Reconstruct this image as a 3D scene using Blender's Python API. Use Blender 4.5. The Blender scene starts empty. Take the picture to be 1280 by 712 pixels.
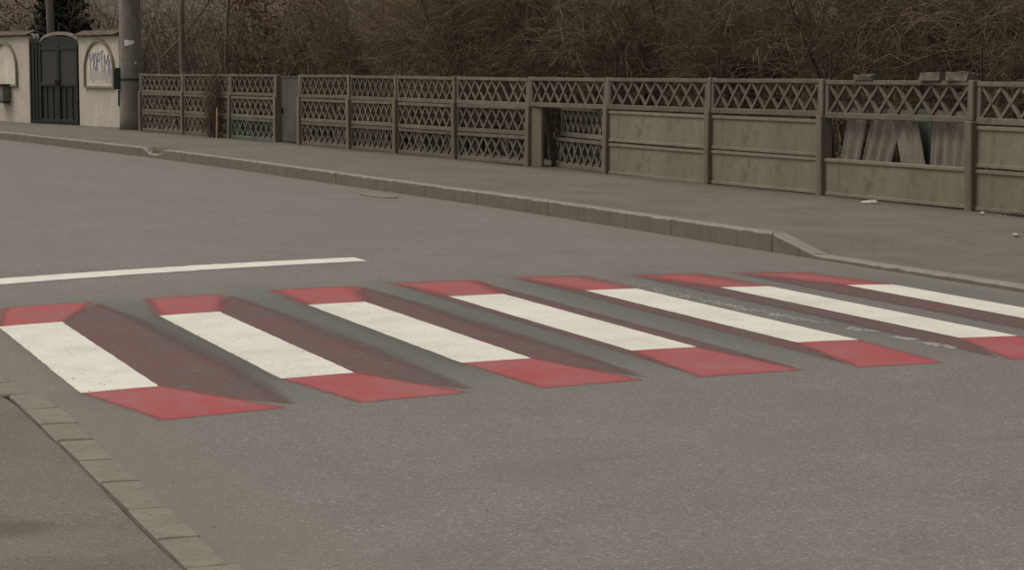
import bpy, bmesh, math, random
import numpy as np
from mathutils import Vector, Matrix, noise
R = math.radians
scene = bpy.context.scene
COL = scene.collection
rnd = random.Random(7)

# ------------------------------------------------------------------ camera
F = 2750.75
cam = bpy.data.cameras.new('camera')
cam.sensor_width = 36.0
cam.sensor_fit = 'HORIZONTAL'
cam.lens = F / 1280 * 36
cam.clip_start = 0.1
cam.clip_end = 2000
camo = bpy.data.objects.new('camera', cam)
COL.objects.link(camo)
camo.location = (-1.8138, -10.8724, 1.5309)
camo.rotation_euler = (R(90) - 0.0982, 0.0, -0.3604)
scene.camera = camo

# ------------------------------------------------------------------ world: overcast late winter day
SUN_EL, SUN_AZ = R(58), R(-60)          # azimuth clockwise from +Y; light falls from the upper left
world = bpy.data.worlds.new('World')
scene.world = world
world.use_nodes = True
nt = world.node_tree
bg = nt.nodes['Background']
sky = nt.nodes.new('ShaderNodeTexSky')
sky.sky_type = 'NISHITA'
sky.sun_disc = False
sky.sun_elevation = SUN_EL
sky.sun_rotation = SUN_AZ
sky.dust_density = 4.0
sky.air_density = 1.4
bw = nt.nodes.new('ShaderNodeRGBToBW')
tint = nt.nodes.new('ShaderNodeMix'); tint.data_type = 'RGBA'; tint.blend_type = 'MULTIPLY'
tint.inputs[0].default_value = 1.0
mixs = nt.nodes.new('ShaderNodeMix'); mixs.data_type = 'RGBA'
mixs.inputs[0].default_value = 0.92     # cloud cover greys the sky
nt.links.new(sky.outputs[0], bw.inputs[0])
nt.links.new(bw.outputs[0], tint.inputs[6])
tint.inputs[7].default_value = (1.0, 0.962, 0.893, 1)
nt.links.new(sky.outputs[0], mixs.inputs[6])
nt.links.new(tint.outputs[2], mixs.inputs[7])
nt.links.new(mixs.outputs[2], bg.inputs[0])
bg.inputs[1].default_value = 0.11
sun = bpy.data.lights.new('sun', 'SUN')
sun.energy = 0.8
sun.angle = R(30)
sun.color = (1.0, 0.95, 0.87)
suno = bpy.data.objects.new('sun', sun)
COL.objects.link(suno)
dv = Vector((math.sin(SUN_AZ) * math.cos(SUN_EL), math.cos(SUN_AZ) * math.cos(SUN_EL), math.sin(SUN_EL)))
suno.rotation_euler = dv.to_track_quat('Z', 'Y').to_euler()
suno.location = (0, 0, 30)
scene.view_settings.view_transform = 'Standard'
scene.view_settings.look = 'None'
scene.view_settings.gamma = 1
scene.view_settings.exposure = 0.24
scene.view_settings.use_curve_mapping = False

# ------------------------------------------------------------------ node helpers
class NT:
    def __init__(self, name):
        self.m = bpy.data.materials.new(name)
        self.m.use_nodes = True
        self.t = self.m.node_tree
        self.b = self.t.nodes['Principled BSDF']
        self.tc = self.t.nodes.new('ShaderNodeTexCoord')
        self.co = self.tc.outputs['Object']
        self.b.inputs['Specular IOR Level'].default_value = 0.25
    def L(self, a, b): self.t.links.new(a, b)
    def noise(self, scale, detail=4, rough=0.6, co=None, dist=0.0, mp=None):
        n = self.t.nodes.new('ShaderNodeTexNoise')
        n.inputs['Scale'].default_value = scale
        n.inputs['Detail'].default_value = detail
        n.inputs['Roughness'].default_value = rough
        n.inputs['Distortion'].default_value = dist
        c = co or self.co
        if mp:
            mm = self.t.nodes.new('ShaderNodeMapping'); mm.inputs['Scale'].default_value = mp
            self.L(c, mm.inputs['Vector']); c = mm.outputs[0]
        self.L(c, n.inputs['Vector'])
        return n.outputs['Fac']
    def voronoi(self, scale, feature='F1', out='Distance'):
        n = self.t.nodes.new('ShaderNodeTexVoronoi'); n.feature = feature
        n.inputs['Scale'].default_value = scale
        self.L(self.co, n.inputs['Vector'])
        return n.outputs[out]
    def ramp(self, v, a, b, c0=0.0, c1=1.0):
        n = self.t.nodes.new('ShaderNodeMapRange')
        n.interpolation_type = 'SMOOTHSTEP'
        n.inputs[1].default_value = a; n.inputs[2].default_value = b
        n.inputs[3].default_value = c0; n.inputs[4].default_value = c1
        self.L(v, n.inputs[0])
        return n.outputs[0]
    def math(self, op, a, b=None, c=None):
        n = self.t.nodes.new('ShaderNodeMath'); n.operation = op
        for i, v in enumerate((a, b, c)):
            if v is None: continue
            if isinstance(v, (int, float)): n.inputs[i].default_value = v
            else: self.L(v, n.inputs[i])
        return n.outputs[0]
    def mix(self, f, a, b, mode='MIX'):
        n = self.t.nodes.new('ShaderNodeMix'); n.data_type = 'RGBA'; n.blend_type = mode
        for i, v in ((0, f), (6, a), (7, b)):
            if isinstance(v, (int, float)): n.inputs[i].default_value = v
            elif isinstance(v, tuple): n.inputs[i].default_value = (*v[:3], 1)
            else: self.L(v, n.inputs[i])
        return n.outputs[2]
    def xyz(self):
        n = self.t.nodes.new('ShaderNodeSeparateXYZ'); self.L(self.co, n.inputs[0]); return n.outputs
    def attr(self, name):
        n = self.t.nodes.new('ShaderNodeAttribute'); n.attribute_name = name; return n.outputs['Fac']
    def objrand(self):
        n = self.t.nodes.new('ShaderNodeObjectInfo'); return n.outputs['Random']
    def fin(self, col, rough=0.9, bump=None, bstr=0.3, bdist=0.01):
        if isinstance(col, tuple): self.b.inputs['Base Color'].default_value = (*col, 1)
        else: self.L(col, self.b.inputs['Base Color'])
        if isinstance(rough, (int, float)): self.b.inputs['Roughness'].default_value = rough
        else: self.L(rough, self.b.inputs['Roughness'])
        if bump is not None:
            n = self.t.nodes.new('ShaderNodeBump')
            n.inputs['Strength'].default_value = bstr
            n.inputs['Distance'].default_value = bdist
            self.L(bump, n.inputs['Height']); self.L(n.outputs[0], self.b.inputs['Normal'])
        return self.m

M = {}
def asphalt_mat(name, base, dark, light, stain=0.5):
    n = NT(name)
    big = n.noise(0.35, 3, 0.5)
    mid = n.noise(2.2, 5, 0.65)
    fine = n.noise(70, 2, 0.7)
    grit = n.voronoi(130, out='Color')
    sep = n.t.nodes.new('ShaderNodeSeparateColor'); n.L(grit, sep.inputs[0])
    c = n.mix(n.ramp(big, 0.35, 0.65), base, tuple(v * 0.93 for v in base))
    c = n.mix(n.math('MULTIPLY', n.ramp(mid, 0.42, 0.72), stain), c, dark)
    c = n.mix(n.math('MULTIPLY', n.ramp(sep.outputs[0], 0.80, 0.99), 0.50), c, light)
    c = n.mix(n.math('MULTIPLY', n.ramp(sep.outputs[1], 0.72, 0.95), 0.45), c, dark)
    g2 = n.voronoi(88, out='Color')
    s2 = n.t.nodes.new('ShaderNodeSeparateColor'); n.L(g2, s2.inputs[0])
    c = n.mix(n.math('MULTIPLY', n.ramp(s2.outputs[0], 0.86, 0.99), 0.42), c, light)
    c = n.mix(n.math('MULTIPLY', n.ramp(s2.outputs[1], 0.80, 0.97), 0.42), c, tuple(v * 0.8 for v in dark))
    pt = n.noise(0.9, 6, 0.72)
    c = n.mix(n.math('MULTIPLY', n.ramp(pt, 0.40, 0.70), stain), c, dark)
    c = n.mix(n.math('MULTIPLY', n.ramp(fine, 0.45, 0.7), 0.25), c, dark)
    return n, c, fine

# road: worn asphalt; the greenish grey spray between the bars is real paint laid round each painted block
n, c, fine = asphalt_mat('asphalt_road', (0.205, 0.188, 0.171), (0.135, 0.124, 0.112), (0.40, 0.375, 0.34), 0.30)
X, Y, Z = n.xyz()
gut = n.attr('gutter')
gn = n.noise(3.5, 5, 0.7)
g = n.math('MULTIPLY', n.ramp(gut, 0.0, 1.0), n.ramp(gn, 0.25, 0.7, 0.45, 1.0))
c = n.mix(n.math('MULTIPLY', g, 0.75), c, (0.186, 0.168, 0.136))
wob = n.noise(1.3, 3, 0.6)
fx = n.math('FRACT', n.math('ADD', X, n.math('MULTIPLY', n.math('SUBTRACT', wob, 0.5), 0.12)))
spray = n.math('ADD', n.ramp(fx, 0.55, 0.88, 0.40, 0.95), n.ramp(fx, 0.0, 0.10, 0.55, 0.0))
wy = n.math('ADD', Y, n.math('MULTIPLY', n.math('SUBTRACT', wob, 0.5), 0.5))
my = n.math('MULTIPLY', n.ramp(wy, -1.3, 0.5), n.ramp(wy, 5.2, 3.0))
mx = n.math('MULTIPLY', n.ramp(X, -0.15, 0.3), n.ramp(X, 7.0, 6.5))
spray = n.math('MULTIPLY', n.math('MULTIPLY', spray, my), mx)
c = n.mix(n.math('MULTIPLY', spray, 0.95), c, n.mix(n.ramp(fine, 0.35, 0.7), (0.104, 0.106, 0.094), (0.150, 0.150, 0.133)))
edge = n.math('MULTIPLY', n.math('MULTIPLY', n.ramp(fx, 0.88, 0.985), n.math('MULTIPLY', n.ramp(Y, -0.25, 0.1), n.ramp(Y, 3.15, 2.9))), mx)
c = n.mix(n.math('MULTIPLY', edge, 0.55), c, (0.100, 0.088, 0.077))
# long faint tyre wear and a tar seam
tw = n.noise(1.0, 4, 0.6, mp=(2.4, 0.09, 1))
c = n.mix(n.math('MULTIPLY', n.ramp(tw, 0.45, 0.8), 0.20), c, (0.150, 0.136, 0.124))
M['road'] = n.fin(c, 0.85, fine, 0.35, 0.006)

n, c, fine = asphalt_mat('asphalt_far_pavement', (0.180, 0.162, 0.132), (0.112, 0.100, 0.080), (0.32, 0.295, 0.25), 0.5)
st = n.noise(1.0, 5, 0.65, mp=(1.2, 0.35, 1))
c = n.mix(n.math('MULTIPLY', n.ramp(st, 0.48, 0.75), 0.5), c, (0.118, 0.105, 0.083))
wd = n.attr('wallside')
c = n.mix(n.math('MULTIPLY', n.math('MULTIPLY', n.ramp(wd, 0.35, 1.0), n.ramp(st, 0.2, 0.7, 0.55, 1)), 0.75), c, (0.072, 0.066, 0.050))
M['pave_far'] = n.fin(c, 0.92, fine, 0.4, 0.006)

n, c, fine = asphalt_mat('asphalt_near_pavement', (0.185, 0.168, 0.138), (0.118, 0.106, 0.086), (0.32, 0.295, 0.25), 0.5)
X, Y, Z = n.xyz()
w = n.noise(5, 4, 0.7)
dd = n.math('ADD', n.math('POWER', n.math('DIVIDE', n.math('ADD', X, 0.76), 0.17), 2.0), n.math('POWER', n.math('DIVIDE', n.math('ADD', Y, 3.10), 0.16), 2.0))
c = n.mix(n.math('MULTIPLY', n.ramp(n.math('ADD', dd, n.math('MULTIPLY', n.math('SUBTRACT', w, 0.5), 2.4)), 1.5, -0.2), 0.5), c, (0.075, 0.066, 0.052))
M['pave_near'] = n.fin(c, 0.92, fine, 0.5, 0.008)

def concrete(name, base, dark, light=None, sc=1.0, rand=0.0, moss=0.0, streak=0.5):
    n = NT(name)
    a = n.noise(1.6 * sc, 6, 0.65)
    b = n.noise(9 * sc, 5, 0.7)
    s = n.noise(3.0 * sc, 4, 0.6, mp=(2.2, 2.2, 0.25))
    f = n.noise(90, 2, 0.6)
    light = light or tuple(v * 1.35 for v in base)
    c = n.mix(n.ramp(a, 0.35, 0.7), base, light)
    c = n.mix(n.math('MULTIPLY', n.ramp(b, 0.45, 0.75), 0.5), c, dark)
    c = n.mix(n.math('MULTIPLY', n.ramp(s, 0.48, 0.72), streak), c, dark)
    if rand:
        r = n.objrand()
        c = n.mix(n.math('MULTIPLY', r, rand), c, dark)
    if moss:
        mo = n.noise(2.3 * sc, 5, 0.7)
        c = n.mix(n.math('MULTIPLY', n.ramp(mo, 0.55, 0.75), moss), c, (0.085, 0.085, 0.045))
    c = n.mix(n.math('MULTIPLY', n.ramp(f, 0.4, 0.7), 0.18), c, dark)
    return n.fin(c, 0.93, b, 0.35, 0.012)
M['fence'] = concrete('weathered_concrete', (0.152, 0.132, 0.102), (0.074, 0.062, 0.047), (0.200, 0.175, 0.138), rand=0.45, moss=0.4)
M['fence_solid'] = concrete('weathered_concrete_slab', (0.194, 0.171, 0.126), (0.102, 0.087, 0.061), (0.236, 0.210, 0.158), rand=0.25, moss=0.5, streak=0.3, sc=0.8)
M['fence_green'] = concrete('green_stained_concrete', (0.100, 0.108, 0.086), (0.045, 0.052, 0.042), moss=0.3)
M['post'] = concrete('weathered_concrete_post', (0.182, 0.156, 0.117), (0.085, 0.070, 0.052), rand=0.4, moss=0.3, streak=0.6)
M['kerb'] = concrete('kerb_concrete', (0.250, 0.227, 0.190), (0.165, 0.145, 0.115), (0.310, 0.285, 0.245), sc=1.5, streak=0.3)
M['kerb_stone'] = concrete('kerb_stone', (0.222, 0.199, 0.158), (0.120, 0.105, 0.081), (0.265, 0.240, 0.195), sc=3.0, streak=0.25)
M['kerb_face'] = concrete('darker_kerb_face', (0.146, 0.127, 0.101), (0.090, 0.077, 0.060), (0.172, 0.152, 0.123), sc=1.5, streak=0.4)  # darker tone of the kerb concrete, for the upright street side only
M['pole'] = concrete('pole_concrete', (0.205, 0.186, 0.158), (0.125, 0.112, 0.093), sc=0.8, streak=0.5)
M['plaster'] = concrete('old_plaster', (0.475, 0.425, 0.355), (0.26, 0.23, 0.18), (0.56, 0.51, 0.44), sc=1.0, streak=0.22, moss=0.35)
M['plaster_inner'] = concrete('pale_niche_plaster', (0.54, 0.485, 0.41), (0.36, 0.32, 0.26), sc=0.8, streak=0.4)
M['tile'] = concrete('brown_coping_tile', (0.115, 0.080, 0.058), (0.055, 0.042, 0.032), (0.17, 0.125, 0.095), sc=3, moss=0.4)
M['asbestos'] = concrete('weathered_corrugated_sheet', (0.175, 0.150, 0.122), (0.095, 0.078, 0.064), (0.230, 0.203, 0.170), sc=2, streak=0.6)
M['asbestos_green'] = concrete('green_board', (0.090, 0.098, 0.075), (0.055, 0.060, 0.045), sc=2)
M['brick'] = concrete('broken_block', (0.120, 0.103, 0.080), (0.062, 0.051, 0.039), sc=5)
M['pebble'] = concrete('pale_stone', (0.42, 0.40, 0.34), (0.25, 0.23, 0.19), sc=8)
M['grit'] = concrete('grey_grit', (0.24, 0.22, 0.18), (0.07, 0.06, 0.05), sc=30, streak=0)
M['soil'] = concrete('leaf_litter_soil', (0.060, 0.046, 0.032), (0.030, 0.023, 0.016), (0.095, 0.074, 0.05), sc=2, streak=0.2)
M['hill'] = concrete('brown_hillside_litter', (0.088, 0.068, 0.047), (0.048, 0.037, 0.026), (0.12, 0.093, 0.065), sc=0.5, streak=0.2)

def paint(name, col, wear, under=(0.17, 0.155, 0.14), amt=0.5, dirt=(0.45, 0.42, 0.35), dn=0.3, feather=False, grain=0.55):
    n = NT(name)
    n.co = n.t.nodes.new('ShaderNodeNewGeometry').outputs['Position']
    a = n.noise(1.7, 4, 0.6)
    w = n.noise(26, 5, 0.75)
    st = n.noise(1.0, 4, 0.6, mp=(7, 0.9, 1))
    f = n.noise(160, 2, 0.6)
    c = n.mix(n.math('MULTIPLY', n.ramp(a, 0.35, 0.72), dn), col, dirt)
    c = n.mix(n.math('MULTIPLY', n.ramp(st, 0.5, 0.75), dn * 0.7), c, dirt)
    c = n.mix(n.math('MULTIPLY', n.ramp(w, wear, wear + 0.12), amt), c, under)
    g = n.voronoi(130, out='Color')
    sg = n.t.nodes.new('ShaderNodeSeparateColor'); n.L(g, sg.inputs[0])
    big = n.noise(3.2, 6, 0.7)
    c = n.mix(n.math('MULTIPLY', n.math('MULTIPLY', n.ramp(sg.outputs[0], 0.62, 0.95), n.ramp(big, 0.38, 0.7)), grain), c, under)
    sc_ = n.noise(2.0, 5, 0.7, mp=(9, 1.1, 1))
    c = n.mix(n.math('MULTIPLY', n.ramp(sc_, 0.60, 0.74), grain * 0.55), c, under)
    c = n.mix(n.math('MULTIPLY', n.ramp(f, 0.45, 0.75), 0.14), c, under)
    m = n.fin(c, 0.8, n.noise(80, 2, 0.7), 0.25, 0.003)
    if feather:
        fd = n.attr('fade')
        # sprayed rim: the paint breaks up into droplets
        thr = n.math('ADD', n.ramp(n.noise(150, 3, 0.7), 0.28, 0.72), n.math('MULTIPLY', n.math('SUBTRACT', n.noise(7, 4, 0.7), 0.5), 0.7))
        al = n.math('GREATER_THAN', n.math('MULTIPLY', fd, 1.02), n.math('MAXIMUM', thr, 0.03))
        n.L(al, n.b.inputs['Alpha'])
    return m
M['white_paint'] = paint('white_road_paint', (0.77, 0.745, 0.66), 0.60, amt=0.6, dirt=(0.63, 0.595, 0.50), dn=0.6)
M['line_paint'] = paint('white_line_paint', (0.78, 0.755, 0.69), 0.66, amt=0.5, dirt=(0.62, 0.59, 0.52), dn=0.4)
M['red_paint'] = paint('red_road_paint', (0.385, 0.070, 0.076), 0.55, amt=0.55, dirt=(0.36, 0.125, 0.122), dn=0.95, feather=True)
M['red_far'] = paint('worn_red_road_paint', (0.40, 0.083, 0.085), 0.55, amt=0.65, dirt=(0.31, 0.112, 0.106), dn=0.8, feather=True)
M['maroon_paint'] = paint('dark_maroon_road_paint', (0.150, 0.066, 0.064), 0.52, amt=0.5, dirt=(0.112, 0.080, 0.073), dn=1.0, feather=True)
M['scuff'] = paint('scuffed_white_paint', (0.62, 0.60, 0.53), 0.50, amt=0.7, dirt=(0.33, 0.31, 0.27), dn=0.9)

def plain(name, col, rough=0.7, dark=None, sc=6, metal=0.0):
    n = NT(name)
    dark = dark or tuple(v * 0.6 for v in col)
    c = n.mix(n.ramp(n.noise(sc, 5, 0.65), 0.4, 0.7), col, dark)
    n.b.inputs['Metallic'].default_value = metal
    return n.fin(c, rough, n.noise(sc * 6, 3), 0.15, 0.004)
M['gate'] = plain('dark_green_gate_paint', (0.020, 0.021, 0.016), 0.6)
M['gate_panel'] = plain('grey_green_gate_sheet', (0.042, 0.040, 0.033), 0.6)
M['gate_trim'] = plain('pale_gate_scroll', (0.26, 0.235, 0.19), 0.7)
M['sheet'] = plain('dull_grey_green_sheet', (0.085, 0.082, 0.064), 0.65, sc=2)
M['rust'] = plain('rusty_iron', (0.055, 0.042, 0.033), 0.8)
M['meter'] = plain('grey_green_box_paint', (0.17, 0.175, 0.135), 0.6)
M['meter_dark'] = plain('box_dark_edge', (0.06, 0.06, 0.048), 0.7)
M['green_box'] = plain('dark_green_box', (0.040, 0.058, 0.042), 0.6)
M['paper'] = plain('white_paper', (0.84, 0.82, 0.78), 0.8, dark=(0.76, 0.74, 0.70))
M['graffiti'] = plain('blue_grey_spray', (0.20, 0.22, 0.34), 0.8, sc=20)
M['graffiti_pale'] = plain('thin_blue_spray', (0.33, 0.335, 0.39), 0.8, sc=20)
M['stick'] = plain('peeled_wood', (0.46, 0.36, 0.20), 0.8)
M['patch'] = plain('pale_patch', (0.24, 0.215, 0.175), 0.9)
M['patch_rim'] = plain('dark_patch_rim', (0.115, 0.100, 0.082), 0.9)
M['joint'] = plain('joint_dirt', (0.120, 0.106, 0.084), 0.95)

def bark(name, a, b, vs=0.8):
    n = NT(name)
    t = n.attr('tone')
    c = n.mix(t, a, b)
    c = n.mix(n.math('MULTIPLY', n.objrand(), 0.35), c, tuple(v * 0.65 for v in a))
    return n.fin(c, 0.9)
M['twig'] = bark('brown_twigs', (0.132, 0.099, 0.068), (0.345, 0.266, 0.172))
M['twig_dark'] = bark('dark_twigs', (0.118, 0.089, 0.063), (0.285, 0.220, 0.147))
M['bark'] = bark('grey_bark', (0.10, 0.085, 0.066), (0.20, 0.175, 0.14))
M['bark_pale'] = bark('pale_bark', (0.15, 0.128, 0.10), (0.24, 0.21, 0.168))
M['dead_leaf'] = bark('dead_brown_leaves', (0.085, 0.048, 0.024), (0.165, 0.095, 0.046))
M['evergreen'] = bark('dark_evergreen_leaves', (0.014, 0.017, 0.010), (0.034, 0.038, 0.022))
M['grass'] = bark('dry_grass', (0.19, 0.17, 0.085), (0.32, 0.28, 0.16))
M['leaf_dark'] = bark('dark_rotten_leaves', (0.018, 0.014, 0.010), (0.05, 0.04, 0.028))

# ------------------------------------------------------------------ object helpers
def tag(o, label=None, cat=None, group=None, kind=None):
    if label: o['label'] = label
    if cat: o['category'] = cat
    if group: o['group'] = group
    if kind: o['kind'] = kind
    return o
def thing(name, label, cat, loc=(0, 0, 0), rz=0.0, group=None):
    o = bpy.data.objects.new(name, None)
    o.empty_display_size = 0.2
    o.location = loc; o.rotation_euler = (0, 0, rz)
    COL.objects.link(o)
    return tag(o, label, cat, group)
def link(name, me, parent=None):
    o = bpy.data.objects.new(name, me)
    COL.objects.link(o)
    if parent: o.parent = parent
    return o
def obj(name, bm, mat, parent=None, smooth=False):
    me = bpy.data.meshes.new(name)
    bmesh.ops.recalc_face_normals(bm, faces=bm.faces)
    bm.to_mesh(me); bm.free()
    me.materials.append(mat)
    if smooth:
        me.polygons.foreach_set('use_smooth', [True] * len(me.polygons))
    return link(name, me, parent)
def mesh_np(name, V, Fc, mat, parent=None, attrs=None, smooth=False):
    me = bpy.data.meshes.new(name)
    V = np.asarray(V, float); Fc = np.asarray(Fc, np.int32)
    k = Fc.shape[1]
    me.vertices.add(len(V)); me.vertices.foreach_set('co', V.ravel())
    me.loops.add(Fc.size); me.loops.foreach_set('vertex_index', Fc.ravel())
    me.polygons.add(len(Fc))
    me.polygons.foreach_set('loop_start', np.arange(0, Fc.size, k, dtype=np.int32))
    me.polygons.foreach_set('loop_total', np.full(len(Fc), k, np.int32))
    if smooth: me.polygons.foreach_set('use_smooth', np.ones(len(Fc), bool))
    me.update(calc_edges=True)
    for kx, v in (attrs or {}).items():
        a = me.attributes.new(kx, 'FLOAT', 'POINT'); a.data.foreach_set('value', np.asarray(v, float).ravel())
    me.materials.append(mat)
    me.validate()
    return link(name, me, parent)
def box(bm, c, s, rot=None, bevel=0.0):
    """box centred at c with full size s"""
    ret = bmesh.ops.create_cube(bm, size=1.0)
    vs = ret['verts']
    m = Matrix.Translation(c) @ (rot.to_4x4() if rot else Matrix.Identity(4)) @ Matrix.Diagonal((*s, 1))
    bmesh.ops.transform(bm, matrix=m, verts=vs)
    if bevel:
        es = list({e for v in vs for e in v.link_edges})
        bmesh.ops.bevel(bm, geom=es, offset=bevel, segments=1, affect='EDGES', profile=0.5)
def prism(bm, pts, y0, y1):
    """polygon in local XZ extruded along Y"""
    a = [bm.verts.new((x, y0, z)) for x, z in pts]
    b = [bm.verts.new((x, y1, z)) for x, z in pts]
    bm.faces.new(a); bm.faces.new(b[::-1])
    for i in range(len(pts)):
        j = (i + 1) % len(pts)
        bm.faces.new((a[j], a[i], b[i], b[j]))
def lathe(bm, prof, n=20, c=(0, 0)):
    rings = []
    for r, z in prof:
        rings.append([bm.verts.new((c[0] + r * math.cos(2 * math.pi * k / n), c[1] + r * math.sin(2 * math.pi * k / n), z)) for k in range(n)])
    for a, b in zip(rings, rings[1:]):
        for k in range(n):
            bm.faces.new((a[k], a[(k + 1) % n], b[(k + 1) % n], b[k]))
    bm.faces.new(rings[0][::-1]); bm.faces.new(rings[-1])

# ------------------------------------------------------------------ site layout (plan curves)
KY = [-30, 2.0, 5.5, 11.4, 16, 22.75, 27, 31.8, 39, 47, 56, 66, 80, 100]
KX = [7.15, 7.06, 6.98, 6.86, 6.60, 6.33, 6.05, 5.60, 4.85, 3.70, 1.9, -0.9, -6.5, -17]
KZ = [-0.01, -0.01, -0.01, 0.11]
WY = [-30, -0.2, 2.6, 5.4, 8.23, 11.13, 13.77, 16.69, 19.15, 21.92, 24.43, 26.5, 29.17, 30.62, 33.33, 36.35, 39.13, 42.0, 44.58, 47.47, 53, 60, 72, 100]
WX = [10.7, 10.60, 10.54, 10.46, 10.36, 10.24, 10.10, 9.97, 9.79, 9.62, 9.44, 9.24, 9.06, 8.98, 8.71, 8.40, 8.03, 8.05, 7.53, 6.73, 5.4, 3.2, -2.0, -15]
def ks(y):
    # light smoothing of the piecewise line
    d = 1.2
    return sum(np.interp(y + k * d, KY, KX) for k in (-1, -0.5, 0, 0.5, 1)) / 5
def ws(y): return float(np.interp(y, WY, WX))
def kerb_top(y):
    """height of the far kerb: dropped at the crossing, one more dip further up the road"""
    base = 0.115
    t = min(max((y - 5.35) / 0.72, 0), 1)
    z = -0.012 + (base + 0.012) * t
    d = abs(y - 27.75)
    if d < 0.75:
        q = min(max((d - 0.22) / 0.53, 0), 1)
        q = q * q * (3 - 2 * q)
        z = min(z, 0.012 + (base - 0.012) * q)
    return z
def zr(x):
    x = min(max(x, -1.0), 8.0)
    return -0.0833 * ((x - 3.8277) / 4) ** 2

# ------------------------------------------------------------------ structure: ground, road, pavements, kerbs
def sheet(name, mat, rows, attrs=None):
    V = []; nx = len(rows[0])
    for r in rows: V += r
    Fc = []
    for j in range(len(rows) - 1):
        for i in range(nx - 1):
            a = j * nx + i
            Fc.append((a, a + 1, a + nx + 1, a + nx))
    o = mesh_np(name, V, Fc, mat, attrs=attrs, smooth=True)
    return tag(o, kind='structure')
V = [(-700, -700, -0.35), (700, -700, -0.35), (700, 700, -0.35), (-700, 700, -0.35)]
tag(mesh_np('ground', V, [(0, 1, 2, 3)], M['soil']), kind='structure')

ys = list(np.arange(-30, 70.01, 0.5))
rows = []; gut = []
for y in ys:
    kx = ks(y); shift = kx - 7.06
    x0 = -0.33 + (shift if y > 14 else 0) * (1 if y > 20 else max(0, (y - 14) / 6))
    row = []
    for i in range(57):
        x = x0 + (kx + 0.02 - x0) * i / 56
        xe = x - shift * min(1, max(0, (y - 14) / 6))
        # crown follows the road's own axis
        row.append((x, y, zr(xe if y > 14 else x)))
        d1 = kx - x; d0 = x - x0 - 0.13
        gut.append(max(0, 1 - d1 / 0.9, 0.8 * (1 - d0 / 0.8)))
    rows.append(row)
sheet('road', M['road'], rows, {'gutter': gut})

# far pavement
rows = []; wl = []
ys2 = sorted(set(list(np.arange(-30, 70.01, 0.5)) + [5.2, 5.35, 5.6, 5.85, 6.07, 6.2, 26.8, 27.1, 27.35, 27.75, 28.1, 28.4, 28.7]))
for y in ys2:
    a = ks(y) + 0.13; b = ws(y) + 1.2
    row = []
    for i in range(25):
        t = i / 24
        x = a + (b - a) * t
        tw = min(1, (x - a) / max(0.1, ws(y) - a))
        low = kerb_top(y) - 0.006
        # the pavement dips softly towards the dropped kerb
        far = 0.10
        s = tw if y < 5.4 else min(1, tw * 3.0)
        if 5.4 <= y < 9: s = tw + (min(1, tw * 3) - tw) * (y - 5.4) / 3.6
        z = low + (far - low) * (s * s * (3 - 2 * s))
        z += 0.006 * noise.noise(Vector((x * 0.9, y * 0.9, 3.1)))* (1 if i not in (0,) else 0)
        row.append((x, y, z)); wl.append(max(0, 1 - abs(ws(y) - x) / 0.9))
    rows.append(row)
sheet('far_pavement', M['pave_far'], rows, {'wallside': wl})

# far kerb: one row of cast stones with open joints
bm = bmesh.new()
cuts = [5.35, 6.07]
y = 5.35
while y > -30: y -= 1.0; cuts.append(y)
y = 6.07
while y < 70: y += 1.0; cuts.append(y)
cuts.sort()
for ya, yb in zip(cuts, cuts[1:]):
    rough = 5 < ya < 9
    jit = rnd.uniform(-0.002, 0.002); jx = rnd.uniform(-0.004, 0.004)
    gp = 0.004 if rough else 0.0015
    K = 16
    rings = []
    for k in range(K + 1):
        q = ya + gp + (yb - ya - 2 * gp) * k / K
        x = ks(q) + jx
        zt = kerb_top(q) + jit
        ch = 0.016 + 0.012 * noise.noise(Vector((q * 5.3, 1, 1)))
        pts = [(x, q, -0.3), (x + 0.004, q, zt - ch), (x + ch, q, zt), (x + 0.128, q, zt - 0.002), (x + 0.128, q, -0.3)]
        rings.append([bm.verts.new(p) for p in pts])
    for a, b in zip(rings, rings[1:]):
        for k in range(4):
            f = bm.faces.new((a[k], a[k + 1], b[k + 1], b[k]))
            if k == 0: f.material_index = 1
    bm.faces.new(rings[0]); bm.faces.new(rings[-1][::-1])
o = tag(obj('far_kerb', bm, M['kerb']), kind='structure')
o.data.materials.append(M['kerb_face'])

def kshift(y): return -0.10 * min(max((y + 0.1) / 0.7, 0), 1)     # the near kerb steps back past the crossing
# near kerb: flat worn stones, near pavement behind them
bm = bmesh.new()
y = -16.0
while y < 30:
    L = rnd.uniform(0.44, 0.56)
    x0 = kshift(y + 0.25) - 0.335 + rnd.uniform(-0.004, 0.004); x1 = kshift(y + 0.25) - 0.170 + rnd.uniform(-0.012, 0.014)
    zt = -0.0755 + rnd.uniform(-0.0035, 0.0035)
    box(bm, ((x0 + x1) / 2, y + L / 2, zt - 0.1), (x1 - x0, L - rnd.choice((0.004, 0.006, 0.010, 0.018)), 0.2), Matrix.Rotation(rnd.uniform(-0.02, 0.02), 3, 'Y') @ Matrix.Rotation(rnd.uniform(-0.010, 0.010), 3, 'X'), 0.010)
    y += L
tag(obj('near_kerb', bm, M['kerb_stone']), kind='structure')
bm = bmesh.new()
box(bm, (-0.267, -8.5, -0.206), (0.156, 17, 0.25))
tag(obj('near_kerb_bedding', bm, M['joint']), kind='structure')
rows = []
for y in np.arange(-30, 30.1, 0.25):
    row = []
    for x in list(np.linspace(-12, -2, 11)) + list(np.linspace(-1.8, -0.348, 12)):
        e = 0.004 * noise.noise(Vector((0, y * 3.0, 0)))
        z = -0.082 + 0.010 * noise.noise(Vector((x * 1.1, y * 1.1, 0.3)))
        if x > -0.36: x += e * 0.6 + kshift(y)
        row.append((x, y, z))
    rows.append(row)
sheet('near_pavement', M['pave_near'], rows)

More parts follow.
